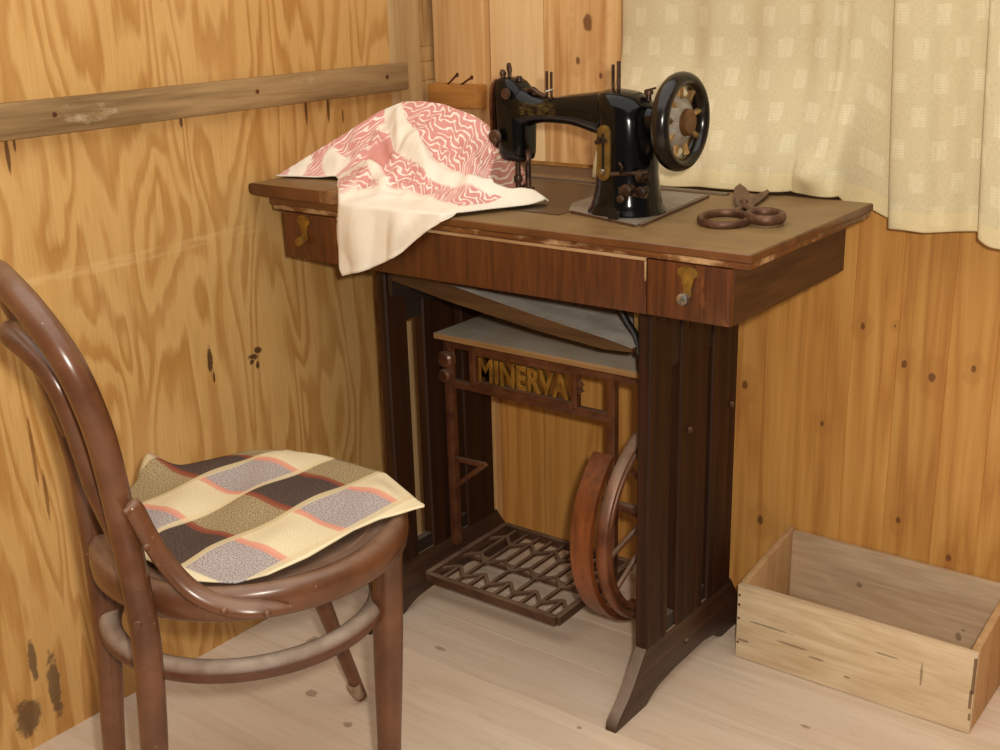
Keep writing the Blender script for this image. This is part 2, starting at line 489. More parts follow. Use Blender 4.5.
# block with nails
bl = thing('nailed_block', (.017, .49, .868), 'small orange wooden block in the corner holding two rusty bent nails', 'wood block')
m = MB(); m.box(-.049, .070, .463, .494, .8675, .9105, .002); m.build('block', BLOCKW, bl)
for px, dx, dz, kx in ((-.012, .046, .018, .02), (.022, .046, .014, .0)):
    mm = MB(); mm.tube(spline([(px, .472, .908), (px + dx * .35, .466, .914), (px + dx, .452, .912 + dz)], 6), .0019, 8)
    mm.lathe([(.0042, 0), (.0042, .0012)], (px + dx, .452, .9115 + dz), 0, 10)
    mm.build('nail', NAIL, bl)

# ---------------------------------------------------------------- sewing table
TT = m_t = None
def m_tabletop():
    g = G('table_veneer'); P = g.obj()
    f1 = g.noise(g.map(P, (3.0, 46, 6)), 1, 4, .6, .6)
    f2 = g.noise(g.map(P, (14, 240, 20)), 1, 3, .6)
    f = g.math('ADD', g.math('MULTIPLY', f1, .6), g.math('MULTIPLY', f2, .4))
    col = g.ramp(f, [(.35, (66, 38, 18)), (.52, (98, 58, 28)), (.68, (116, 72, 38))])
    up = g.val(g.sep(g.normal())[2], .6, .95)
    dm = g.math('MULTIPLY', up, g.val(g.noise(P, 9, 4, .6), .35, .7, .30, .62))
    col = g.mix(dm, col, (160, 134, 86))
    wr = g.val(g.noise(g.map(P, (9, 60, 30)), 1, 5, .7), .63, .72)
    col = g.mix(g.math('MULTIPLY', wr, .5), col, (150, 108, 66))
    g.bump(f, .1, .001)
    return g.done(col, g.math('ADD', g.math('MULTIPLY', dm, .5), .30, clamp=True), 0, .5)
TOP = m_tabletop()
DARK = wood('dark_oak', (98, 52, 22), (62, 30, 11), 2, 120, 7, .34, (.36, .64), spec=.5, wear=(132, 80, 38))
DARKX = wood('dark_oak_long', (94, 50, 20), (66, 33, 12), 2, 120, 9, .34, (.36, .64), spec=.5)
DARKY = wood('dark_oak_side', (84, 52, 28), (56, 32, 16), 1, 90, 6, .42, (.36, .64), spec=.4)
POSTW = wood('dark_post', (58, 32, 16), (36, 19, 9), 2, 70, 2.2, .5, (.36, .64), spec=.25)
FOOTW = wood('dusty_foot', (76, 50, 34), (48, 30, 20), 1, 60, 4, .42, (.36, .64), dust=(160, 142, 122), dust_amt=.9, spec=.5)
RAILW = wood('dark_rail', (44, 32, 26), (28, 20, 16), 1, 60, 4, .5, dust=(130, 116, 100), dust_amt=.6)
EDGEW = wood('worn_moulding', (116, 70, 34), (80, 44, 20), 0, 70, 4, .3, (.36, .62), spec=.5, wear=(206, 168, 122))
PALE = wood('worn_pale_edge', (186, 154, 114), (140, 100, 64), 0, 60, 6, .6)
TRAYW = wood('tray_wood', (178, 140, 94), (140, 104, 64), 0, 60, 4, .7, dust=(200, 194, 180), dust_amt=.97, spec=.2)
COVERW = wood('cover_wood', (96, 68, 40), (62, 42, 24), 0, 60, 4, .6, dust=(222, 216, 204), dust_amt=1.0, spec=.3)
IRON = m_metal('red_brown_iron', (108, 66, 42), .30, .2, (76, 42, 26), (168, 142, 118), .55, 30)
IRON2 = m_metal('dusty_iron', (96, 66, 46), .5, .2, (70, 46, 32), (150, 122, 98), .85, 26)
WHEELM = m_metal('wheel_iron', (122, 72, 44), .36, .2, (86, 46, 28), (190, 168, 144), .7, 24)
GUARD = wood('guard_wood', (132, 72, 34), (86, 44, 20), 2, 40, 6, .38, spec=.5)
BRASS = m_metal('old_brass', (164, 124, 50), .42, .6, (116, 84, 34))
STEEL = m_metal('worn_steel', (176, 168, 156), .28, .9, (110, 100, 90))
GOLD = m_metal('gilt_letters', (172, 132, 56), .42, .6, (120, 86, 34))
BLACKB = m_metal('black_leather', (20, 17, 15), .6, 0.0)

W, D, H = .8545, .403, .77
tb = thing('sewing_table', (.43, .2, 0), 'dark oak treadle sewing table with cast iron stand in the corner', 'sewing table')
m = MB(); m.box(0, W, 0, D, .7575, .770, .004, 3); tabletop = m.build('tabletop', TOP, tb)
# inlaid panel, machine opening
m = MB(); m.prism([(.17, .094), (.505, .094), (.505, .34), (.17, .34)], 2, .7695, .7712, .0006)
m.build('inset_panel', wood('inset_veneer', (72, 48, 30), (44, 29, 19), 0, 60, 3, .28, dust=(110, 92, 74), dust_amt=.28, spec=.5), tabletop)
m = MB(); m.box(.17, .64, .352, .366, .7695, .7735, .001); m.build('hinge_strip', m_metal('dull_hinge', (120, 104, 88), .45, .5), tabletop)
m = MB(); m.box(.003, W - .003, .003, D - .002, .7485, .7580, .003, 3); m.build('moulding', EDGEW, tb)
# folded leaf on the left
m = MB()
m.prism([(-.040, .7806), (-.0395, .7860), (-.036, .7893), (-.030, .7905), (.152, .7905), (.152, .7706), (-.030, .7706), (-.036, .7718), (-.0395, .7752)], 1, -.008, .392, .0015)
leaf = m.build('folding_leaf', TOP, tb)
m = MB(); m.box(.124, .1525, -.0086, .3925, .7704, .7907, .0015); m.build('end_batten', wood('leaf_batten', (150, 108, 66), (104, 68, 38), 1, 60, 4, .5), leaf)
# apron
m = MB(); m.box(.1465, .7065, .003, .018, .6725, .7485, .0015); cp = m.build('drop_panel', DARKX, tb)
m = MB(); m.box(.1475, .7060, .0015, .006, .7445, .7488, .0006); m.box(.7040, .7062, .0017, .005, .718, .7445, .0006)
m.build('worn_edge', PALE, cp)
m = MB(); m.box(.0255, .040, .012, .367, .673, .7488, .001); m.build('side_panel', DARKY, tb)
m = MB(); m.box(W - .040, W - .0255, .012, .367, .673, .7488, .001); m.build('side_panel', DARKY, tb)
m = MB(); m.box(.04, W - .04, .352, .366, .673, .7488, .001); m.build('rear_panel', DARKX, tb)
def drawer(x0, x1, xh):
    mm = MB(); mm.box(x0, x1, .0025, .0175, .6730, .7475, .0018); mm.box(x0 + .008, x1 - .008, .017, .30, .678, .742, .001)
    d = mm.build('drawer', DARK, tb)
    mm = MB()
    poly = []
    cz = .7365
    for k in range(13):
        a = math.radians(-50 + 280 * k / 12.); poly.append((xh + .0145 * math.cos(a), cz + .0088 * math.sin(a)))
    poly += [(xh - .0052, .716), (xh - .0062, .706), (xh, .701), (xh + .0062, .706), (xh + .0052, .716)]
    mm.prism(poly, 1, .0005, .003, .0004)
    e = mm.build('escutcheon', BRASS, d)
    mm = MB(); mm.lathe([(.003, -.001), (.0035, -.004), (.0078, -.008), (.009, -.012), (.0075, -.0165), (.003, -.0185)], (xh, .003, .7045), 1, 18)
    mm.build('knob', STEEL if xh > .5 else BRASS, d)
drawer(.0262, .1455, .074); drawer(.7078, W - .0262, .7675)
# trestle legs
FOOTP = [(.019, 0), (.110, 0), (.130, .010), (.150, .017), (.2, .022), (.3, .024), (.335, .018), (.352, .006), (.365, 0), (.475, 0), (.473, .012), (.458, .024), (.441, .038), (.425, .055), (.408, .079), (.392, .1025), (.106, .1025), (.098, .092), (.086, .077), (.070, .056), (.053, .038), (.036, .025), (.022, .013)]
def trestle(xo, s):
    # xo outer face x, s=+1: outer face towards +x
    xi = xo - s * .020
    mm = MB(); mm.prism(FOOTP, 0, min(xo, xi), max(xo, xi), .002)
    foot = mm.build('side_frame', FOOTW, tb)
    xa, xb = xo + s * .001, xo - s * .021
    for (y0, y1) in ((.106, .170 if s > 0 else .158), (.198, .286), (.301, .386)):
        w_ = y1 - y0
        # plan profile with two flutes on outer and inner face
        def face(x, d):
            if d != s: return [(x, y0 + .003), (x, y1 - .003)]
            return [(x, y0 + .003), (x, y0 + w_ * .22), (x - d * .0014, y0 + w_ * .26), (x, y0 + w_ * .30), (x, y0 + w_ * .70), (x - d * .0014, y0 + w_ * .74), (x, y0 + w_ * .78), (x, y1 - .003)]
        poly = face(xa, s) + [(xa - s * .003, y1), (xb + s * .003, y1)] + list(reversed(face(xb, -s))) + [(xb + s * .003, y0), (xa - s * .003, y0)]
        mm = MB(); mm.prism(poly, 2, .1015 if y0 < .15 else .100, .6725)
        mm.build('post', POSTW, foot)
    mm = MB(); mm.box(min(xo - s * .003, xi + s * .002), max(xo - s * .003, xi + s * .002), .108, .384, .545, .672, .002)
    mm.build('top_rail', RAILW, foot)
    mm = MB(); mm.box(min(xo - s * .003, xi + s * .002), max(xo - s * .003, xi + s * .002), .108, .384, .100, .128, .002)
    mm.build('bottom_rail', RAILW, foot)
    if s > 0:
        for (y, z) in ((.235, .055), (.225, .43), (.365, .43)):
            mm = MB(); mm.lathe([(.0052, 0), (.005, .003), (.003, .0045)], (xo + (.0 if z < .1 else .0018), y, z), 0, 14); mm.build('bolt_head', IRON2, foot)
trestle(.654, 1); trestle(.125, -1)
# dark gusset board inside the left leg
m = MB(); m.prism([(.108, .672), (.385, .672), (.385, .60), (.37, .575), (.34, .558), (.30, .548), (.108, .60)], 0, .1505, .160, .002); m.build('gusset', RAILW, tb)

# iron brace with lettering
yb0, yb1 = .243, .257
m = MB()
m.box(.150, .632, yb0, yb1, .4765, .4915, .003); m.box(.150, .500, yb0, yb1, .4025, .4175, .003)
m.box(.150, .166, yb0 - .001, yb1 + .001, .09, .492, .003)
m.box(.207, .222, yb0, yb1, .41, .48, .003); m.box(.424, .436, yb0, yb1, .41, .48, .003)
m.box(.494, .510, yb0, yb1, .075, .48, .003)
m.box(.222, .430, yb0, yb1, .4165, .424, .002); m.box(.222, .430, yb0, yb1, .4715, .479, .002)
m.bar((.158, .25, .262), (.238, .245, .268), .009, .009, bev=.002); m.bar((.238, .245, .270), (.158, .25, .204), .009, .009, bev=.002)
m.bar((.43, .25, .462), (.441, .25, .452), .008, .010); m.bar((.43, .25, .44), (.441, .25, .448), .008, .010)
brace = m.build('iron_brace', IRON, tb)
m = MB()
m.lathe([(.012, -.014), (.016, -.010), (.016, .004), (.010, .008)], (.157, .247, .455), 1, 16)
m.lathe([(.010, -.016), (.013, -.012), (.013, .004), (.009, .008)], (.157, .246, .425), 1, 16)
m.build('bearing_lug', IRON, brace)
# letters
cu = bpy.data.curves.new('lettering', 'FONT'); cu.body = 'MINERVA'; cu.size = .046; cu.extrude = .0035; cu.bevel_depth = .0006; cu.align_x = 'CENTER'
cu.space_character = 1.06; cu.offset = .0010
tmp = bpy.data.objects.new('lettering_curve', cu); link(tmp)
bpy.context.view_layer.update()
me = bpy.data.meshes.new_from_object(tmp.evaluated_get(bpy.context.evaluated_depsgraph_get()))
bpy.data.objects.remove(tmp); me.name = 'lettering'
xs = [v.co.x for v in me.vertices]; ys = [v.co.y for v in me.vertices]
cx0, cx1, cy0, cy1 = min(xs), max(xs), min(ys), max(ys)
for v in me.vertices:
    x, yy, z = v.co
    v.co = Vector((.229 + (x - cx0) / (cx1 - cx0) * .190, .2475 - z, .4255 + (yy - cy0) / (cy1 - cy0) * .0445))
me.transform(Matrix.Translation(-Vector(tb.location)))
me.materials.clear(); me.materials.append(GOLD)
lt = bpy.data.objects.new('lettering', me); link(lt); lt.parent = brace
lt['label'] = 'gilt cast letters'
# backing of the plate is open; thin rear rib
# treadle
tr = MB(); zt = lambda x, y: .052 + (y - .16) * .02
def tbar(a, c, w=.007, h=.006):
    tr.bar((a[0], a[1], zt(*a)), (c[0], c[1], zt(*c)), w, h, bev=.0012)
tx0, tx1, ty0, ty1 = .150, .440, .172, .412
for a, c in (((tx0, ty0), (tx1, ty0)), ((tx0, ty1), (tx1, ty1)), ((tx0, ty0), (tx0, ty1)), ((tx1, ty0), (tx1, ty1))):
    tbar(a, c, .012, .016)
NC = 5; cw = (tx1 - tx0) / NC
rows = [(.20, .30), (.36, .46), (.54, .64), (.70, .80)]
yv = lambda t: ty0 + (ty1 - ty0) * t
for i in range(NC):
    xa = tx0 + i * cw; xm = xa + cw / 2; xb = xa + cw
    # honeycomb: long cells across the plate
    for (lo, hi) in ((.14, .26), (.74, .86)):
        tbar((xa, yv(lo)), (xm, yv(hi))); tbar((xm, yv(hi)), (xb, yv(lo)))
    tbar((xa, yv(.40)), (xm, yv(.52))); tbar((xm, yv(.52)), (xb, yv(.40)))
    tbar((xm, yv(.26)), (xm, yv(.0))); tbar((xm, yv(.52)), (xm, yv(.86))); tbar((xm, yv(.86)), (xm, yv(1)))
    if i: tbar((xa, yv(.14)), (xa, yv(.40))); tbar((xa, yv(.74)), (xa, yv(.40))); tbar((xa, yv(.74)), (xa, yv(1))); tbar((xa, yv(.14)), (xa, yv(.0)))
tr.build('treadle', IRON2, tb)
m = MB(); m.tube([(.148, .29, .048), (.63, .29, .048)], .007, 10); m.build('treadle_rod', IRON2, tb)
# flywheel
wc = Vector((.580, .262, .252)); WR = .172
def circ_x(x, r, a0=0, a1=360, n=64):
    return [(x, wc.y + r * math.cos(math.radians(a0 + (a1 - a0) * k / n)), wc.z + r * math.sin(math.radians(a0 + (a1 - a0) * k / n))) for k in range(n + (0 if a1 - a0 == 360 else 1))]
m = MB(); m.tube(circ_x(wc.x, WR - .004), 1.0, 12, closed=True, flat=(.006, .0105), up=(1, 0, 0))
m.tube(circ_x(wc.x + .004, WR - .018), .0055, 8, closed=True, up=(1, 0, 0))
m.lathe([(.016, -.02), (.022, -.016), (.022, .016), (.016, .02)], wc, 0, 20)
fw = m.build('flywheel', WHEELM, tb)
for k in range(6):
    a = math.radians(20 + 60 * k)
    for s in (-1, 1):
        b = a + s * .22
        mm = MB() if s == -1 else mm
        mm.tube([(wc.x, wc.y + .016 * math.cos(a + s * 1.2), wc.z + .016 * math.sin(a + s * 1.2)), (wc.x, wc.y + (WR - .016) * math.cos(b), wc.z + (WR - .016) * math.sin(b))], .0045, 8)
    mm.build('spoke', WHEELM, fw)
m = MB(); m.tube([(.48, wc.y, wc.z), (.632, wc.y, wc.z)], .007, 10); m.build('axle', IRON2, tb)
m = MB(); m.tube([(.478, .262, .258), (.47, .285, .16), (.445, .30, .055)], .005, 8); m.build('pitman_rod', IRON2, tb)
# curved guard in front of the wheel
m = MB(); secs = []
for k in range(31):
    a = math.radians(129 + (272 - 129) * k / 30.)
    ca, sa = math.cos(a), math.sin(a); r0, r1 = WR - .001, WR + .009
    xw0, xw1 = .530, .566
    secs.append([Vector((xw0, wc.y + r0 * ca, wc.z + r0 * sa)), Vector((xw1, wc.y + r0 * ca, wc.z + r0 * sa)), Vector((xw1, wc.y + r1 * ca, wc.z + r1 * sa)), Vector((xw0, wc.y + r1 * ca, wc.z + r1 * sa))])
m.loft(secs); m.build('wheel_guard', GUARD, tb, 40)
# dusty bay below the top
m = MB(); m.box(.166, .628, .20, .40, .505, .5155, .0015); m.build('bay_tray', TRAYW, tb)
m = MB(); secs = []
for x, z, th in ((.168, .664, .034), (.30, .637, .028), (.46, .612, .023), (.58, .596, .017), (.627, .588, .006)):
    secs.append([Vector((x, .100, z)), Vector((x, .345, z - .004)), Vector((x, .345, z - .004 - th)), Vector((x, .100, z - th))])
m.loft(secs); m.build('bay_cover', COVERW, tb, 20)
m = MB(); m.tube(spline([(.585, .12, .668), (.596, .12, .640), (.608, .12, .620), (.622, .12, .601), (.627, .12, .575)], 6), .0062, 8, flat=(1, .6)); m.build('drive_belt', BLACKB, tb)
m = MB(); m.box(.600, .627, .150, .17, .575, .672, .001); m.build('bay_side', wood('bay_side_wood', (178, 146, 86), (130, 98, 52), 2, 60, 4, .6), tb)

# ---------------------------------------------------------------- sewing machine
def m_japan():
    g = G('black_japan_enamel'); P = g.obj(); s = g.sep(P)
    # faded gilt on the arm, in the machine's own coordinates (origin at .50,.155,.77)
    box = g.math('MULTIPLY', g.val(g.math('ABSOLUTE', g.math('ADD', s[0], .055)), .034, .026), g.val(g.math('ABSOLUTE', g.math('SUBTRACT', s[2], .143)), .011, .007))
    bl = g.math('MULTIPLY', box, g.val(g.noise(g.map(P, (90, 1, 160)), 1, 4, .7), .42, .60))
    worn = g.val(g.noise(P, 45, 5, .7), .62, .75)
    col = g.mix(g.math('MULTIPLY', bl, .38), (9, 8, 8), (120, 96, 48))
    col = g.mix(g.math('MULTIPLY', worn, .3), col, (70, 54, 40))
    return g.done(col, .14, 0, .26, .0)
JAPAN = m_japan()
RUSTY = m_metal('oily_rusty_steel', (92, 66, 50), .42, .6, (44, 30, 24))
FACEP = m_metal('brown_face_plate', (104, 60, 40), .34, .6, (60, 34, 24))
BEDM = m_metal('dusty_bed', (142, 130, 116), .5, .1, (116, 104, 90), nscale=16)
YA = .155
sm = thing('sewing_machine', (.50, YA, .7705), 'old black sewing machine head with balance wheel standing on the table', 'sewing machine')
m = MB()
cs = [(.7735, .583, .056, .054), (.777, .583, .055, .053), (.782, .5835, .0515, .050), (.79, .584, .0490, .048), (.805, .5845, .0460, .0455), (.83, .584, .0435, .043), (.87, .585, .043, .043), (.905, .584, .0425, .043), (.922, .581, .041, .041), (.934, .576, .036, .037), (.941, .570, .027, .029), (.9445, .565, .013, .014)]
m.loft([ring_xy(cx, YA, z, rx, ry, 36, 2.15) for z, cx, rx, ry in cs])
ars = [(.600, .905, .036, .035), (.575, .9085, .0345, .034), (.550, .911, .032, .032), (.531, .9115, .0285, .030), (.510, .913, .0245, .027), (.490, .9135, .0215, .025), (.465, .912, .019, .0235), (.445, .9115, .0185, .0235), (.428, .912, .0215, .025), (.412, .913, .028, .027), (.398, .911, .034, .028), (.38, .905, .04, .026)]
m.loft([ring_yz(x, YA, zc, ry, hz, 32, 2.3) for x, zc, hz, ry in ars])
hs = [(.834, .392, .016, .016), (.837, .391, .022, .022), (.846, .390, .025, .025), (.87, .389, .0265, .0265), (.90, .3885, .028, .0275), (.925, .387, .0275, .0275), (.94, .385, .025, .026), (.950, .382, .019, .023), (.9565, .379, .012, .017)]
m.loft([ring_xy(cx, YA, z, rx, ry, 32, 3.0) for z, cx, rx, ry in hs])
m.build('body', JAPAN, sm, 50)
m = MB(); m.prism([(.646, .076), (.505, .122), (.478, .17), (.465, .33), (.618, .33)], 2, .7713, .7738, .0008); bed = m.build('bed_plate', BEDM, sm)
m = MB(); m.bar((.652, .080, .7725), (.624, .326, .7725), .004, .0035); m.bar((.644, .075, .7725), (.51, .119, .7725), .002, .003); m.build('bed_rim', IRON2, bed)
m = MB(); m.lathe([(.009, -.004), (.0095, .0), (.009, .004)], (.600, .093, .781), 1, 18); m.build('bed_knob', m_metal('dark_knob', (34, 27, 23), .3, .3), sm)
# face plate, needle bar, presser
m = MB(); m.loft([ring_yz(x, YA, .902, ry, rz, 28, 3.2) for x, ry, rz in ((.362, .025, .052), (.3575, .025, .052), (.3555, .023, .050))]); m.build('face_plate', FACEP, sm)
m = MB(); m.lathe([(.0042, -.060), (.0042, 0)], (.388, .158, .845), 2, 12); m.lathe([(.0058, -.045), (.0068, -.043), (.0068, -.036), (.0058, -.034)], (.388, .158, .845), 2, 12)
m.bar((.388, .158, .805), (.3905, .156, .7785), .0016, .0016); nb = m.build('needle_bar', RUSTY, sm)
m = MB(); m.lathe([(.0045, -.055), (.0045, 0)], (.398, .170, .845), 2, 12); m.box(.391, .405, .160, .178, .776, .792, .002); m.box(.385, .405, .156, .180, .7745, .7775, .001); m.build('presser_foot', RUSTY, sm)
m = MB(); m.lathe([(.0035, -.016), (.005, -.014), (.005, -.008), (.003, -.006), (.003, 0)], (.378, .128, .866), 1, 12); m.lathe([(.009, -.013), (.0105, -.011), (.009, -.009), (.0105, -.007), (.009, -.004), (.004, 0)], (.374, .129, .872), 1, 16); m.build('tension_disc', RUSTY, sm)
m = MB(); m.tube(spline([(.412, .148, .853), (.420, .142, .846), (.421, .14, .838), (.4175, .139, .831)], 5), .0032, 8, flat=(1.3, .7)); m.build('presser_lever', RUSTY, sm)
for (x, yy, z, r, h) in ((.368, .152, .953, .0052, .012), (.377, .155, .955, .0036, .022), (.383, .150, .955, .0028, .018), (.398, .152, .944, .0045, .015), (.372, .146, .954, .0035, .014)):
    m = MB(); m.lathe([(r * .7, -.004), (r * .7, h * .45), (r, h * .5), (r, h * .85), (r * .7, h)], (x, yy, z), 2, 12); m.build('thumb_screw', RUSTY, sm)
m = MB(); m.lathe([(.003, -.004), (.008, -.002), (.0085, .0), (.003, .003)], (.392, .127, .935), 1, 14); m.build('dial', RUSTY, sm)
m = MB(); m.tube(spline([(.415, .15, .937), (.425, .148, .941), (.434, .15, .935), (.447, .15, .93)], 4), .004, 8); m.build('take_up_lever', RUSTY, sm)
for (x, z0, z1) in ((.447, .926, .967), (.455, .926, .966)):
    m = MB(); m.tube([(x, .153, z0), (x, .153, z1)], .0021, 8); m.build('guide_pin', RUSTY, sm)
m = MB(); m.tube(spline([(.448, .147, .941), (.455, .139, .939), (.463, .146, .942)], 5), .0015, 6); m.build('wire_guide', STEEL, sm)
for (x, yy, z1, r) in ((.5575, .158, .978, .0024), (.568, .156, .983, .0030)):
    m = MB(); m.tube([(x, yy, .938), (x, yy, z1)], r, 10); m.build('spool_pin', RUSTY, sm)
# stitch length plate on the pillar front
m = MB()
poly = []
for k in range(13):
    a = math.pi * k / 12.; poly.append((.573 + .0105 * math.cos(a), .889 + .011 * math.sin(a)))
for k in range(13):
    a = math.pi + math.pi * k / 12.; poly.append((.573 + .0105 * math.cos(a), .834 + .011 * math.sin(a)))
m.prism(poly, 1, YA - .0475, YA - .040, .0012); pl = m.build('stitch_plate', m_metal('dull_brass', (134, 102, 44), .42, .5, (92, 68, 28)), sm)
m = MB(); m.box(.5708, .5752, YA - .0482, YA - .046, .832, .888, .0005); m.build('slot', m_metal('slot_dark', (26, 20, 14), .5, .3), pl)
m = MB(); m.tube([(.573, YA - .044, .880), (.572, YA - .058, .882)], .0035, 8); m.bar((.563, YA - .052, .876), (.581, YA - .052, .880), .004, .006, bev=.001); m.build('stitch_lever', RUSTY, pl)
m = MB(); m.lathe([(.003, -.012), (.0042, -.010), (.003, -.008)], (.573, YA - .04, .836), 1, 12); m.build('screw', STEEL, pl)
# bobbin winder cluster low on the pillar
m = MB()
m.tube([(.585, YA - .046, .833), (.640, YA - .040, .838)], .0032, 8)
m.lathe([(.005, -.010), (.0095, -.008), (.0095, .002), (.006, .004), (.006, .010)], (.632, YA - .036, .832), 0, 16)
m.lathe([(.004, -.012), (.0085, -.010), (.0085, .004), (.004, .006)], (.615, YA - .046, .814), 1, 14)
m.lathe([(.004, -.012), (.0075, -.010), (.0075, .004)], (.632, YA - .036, .812), 1, 14)
m.bar((.598, YA - .046, .812), (.638, YA - .034, .806), .008, .010, bev=.002)
m.lathe([(.003, -.010), (.006, -.008), (.006, .004)], (.606, YA - .047, .801), 1, 12)
m.tube(spline([(.60, YA - .047, .835), (.606, YA - .050, .843), (.60, YA - .048, .85)], 4), .0018, 6)
m.build('bobbin_winder', RUSTY, sm)
# balance wheel
hc = Vector((.668, YA, .904)); hx = MB(); R0 = .0575
hx.tube([(hc.x, hc.y + R0 * math.cos(2 * math.pi * k / 56), hc.z + R0 * math.sin(2 * math.pi * k / 56)) for k in range(56)], 1.0, 16, closed=True, flat=(.0098, .0135), up=(1, 0, 0))
hw = hx.build('balance_wheel', m_metal('wheel_black', (30, 23, 19), .22, .15, (20, 15, 12)), sm)
m = MB(); m.lathe([(.024, -.012), (.036, -.008), (.0365, -.002), (.030, .004), (.018, .008)], hc, 0, 32); m.build('wheel_web', m_metal('dull_web', (178, 170, 158), .5, .25, (136, 126, 112)), hw)
for k in range(9):
    a = 2 * math.pi * (k + .3) / 9
    m = MB(); m.tube([(hc.x - .003, hc.y + .026 * math.cos(a), hc.z + .026 * math.sin(a)), (hc.x, hc.y + .043 * math.cos(a), hc.z + .043 * math.sin(a)), (hc.x, hc.y + .056 * math.cos(a), hc.z + .056 * math.sin(a))], [.008, .0048, .0075], 10, flat=(1, .8)); m.build('spoke', m_metal('spoke_bronze', (188, 150, 92), .35, .4, (92, 68, 42)) if k == 0 else bpy.data.materials['spoke_bronze'], hw)
m = MB(); m.lathe([(.017, .0), (.0185, .008), (.018, .014), (.015, .0165)], hc, 0, 28); m.build('hub_cap', m_metal('hub_brown', (112, 74, 36), .4, .3, (86, 54, 26)), hw)
m = MB(); m.lathe([(.020, -.048), (.020, -.024), (.024, -.022), (.024, -.012)], hc, 0, 24); m.build('wheel_shaft', JAPAN, sm)
m = MB(); m.lathe([(.004, 0), (.004, .008), (.0065, .009), (.0065, .014), (.003, .016)], (.615, YA + .004, .930), 2, 12); m.bar((.612, YA, .944), (.628, YA, .948), .003, .003); m.build('oil_cap', RUSTY, sm)

# ---------------------------------------------------------------- scissors
RUST = m_metal('brown_rust', (112, 78, 58), .5, .45, (76, 48, 34), nscale=60)
sc = thing('scissors', (.715, .26, .771), 'rusty brown tailor scissors lying half open on the table top', 'scissors')
def half(ringc, ra, rb, ang, piv, tip, z, bw, wide, lift):
    mm = MB(); ca, sa = math.cos(ang), math.sin(ang); pts = []
    for k in range(36):
        a = 2 * math.pi * k / 36; x = ra * math.cos(a); yy = rb * math.sin(a)
        pts.append((ringc[0] + ca * x - sa * yy, ringc[1] + sa * x + ca * yy, z + .003))
    mm.tube(pts, 1.0, 12, closed=True, flat=(bw * .75, bw), up=(0, 0, 1))
    d = (Vector(piv) - Vector(ringc)).normalized()
    st = Vector(ringc) + d * ra * .92
    p0 = Vector((st.x, st.y, z + .003)); p1 = Vector((piv[0], piv[1], z + .002))
    mm.tube(spline([p0, p0.lerp(p1, .5), p1], 5), [.0062 + .0012 * t / 10 for t in range(11)], 10, flat=(1, .62), up=(0, 0, 1))
    # blade: tapering prism
    t2 = Vector(tip); pv = Vector(piv); e = (t2 - pv).normalized(); nrm = Vector((-e.y, e.x)); L = (t2 - pv).length
    secs = []
    for (t, w) in ((-.08, .7), (.05, 1.0), (.35, 1.05), (.65, .95), (.85, .72), (.96, .4), (1.0, .12)):
        c = pv + e * L * t; zz = z + lift * max(t, 0)
        a = c + nrm * wide * w * .5; b = c - nrm * wide * w * .5
        secs.append([Vector((a.x, a.y, zz)), Vector((b.x, b.y, zz)), Vector((b.x, b.y, zz + .0018)), Vector(((a.x + b.x) / 2, (a.y + b.y) / 2, zz + .0042)), Vector((a.x, a.y, zz + .0018))])
    mm.loft(secs); return mm.build('blade', RUST, sc, 40)
half((.735, .162), .045, .033, math.radians(112), (.718, .250), (.692, .390), .7725, .0056, .018, .003)
half((.785, .184), .031, .023, math.radians(120), (.722, .250), (.645, .388), .7770, .0072, .023, .004)
m = MB(); m.lathe([(.0065, 0), (.006, .003), (.003, .0045)], (.719, .254, .783), 2, 14); m.build('pivot_screw', RUST, sc)

# ---------------------------------------------------------------- crate
cr = thing('wooden_crate', (.895, .42, 0), 'open low wooden crate on the floor beside the table leg', 'crate')
m = MB(); m.box(.702, 1.088, .320, .333, .001, .136, .002); fp = m.build('front_board', CRATE, cr)
m = MB()
for (x, z, w_, h_) in ((1.0875, .10, .004, .03), (1.086, .06, .004, .016), (1.0865, .03, .003, .006)):
    m.box(x - w_, x + .0005, .3195, .322, z - h_, z + h_, .0008)
m.build('split_corner', wood('split_wood', (150, 120, 90), (104, 78, 56), 2, 60, 6, .8), fp)
m = MB(); m.box(.714, 1.076, .504, .516, .001, .162, .002); m.build('rear_board', CRATE3, cr)
for x0, x1 in ((.7025, .714), (1.076, 1.0875)):
    m = MB(); m.prism([(.3335, .001), (.516, .001), (.516, .166), (.3335, .1385)], 0, x0, x1, .0012); m.build('end_board', CRATE2, cr)
m = MB(); m.box(.7145, 1.0755, .3335, .5035, .002, .010, .0008); m.build('bottom_board', CRATE3, cr)
for z in (.03, .075, .10, .118):
    m = MB(); m.lathe([(.0022, 0), (.002, .0008)], (.706, .3192, z), 1, 8); m.build('nail_head', NAIL, cr)

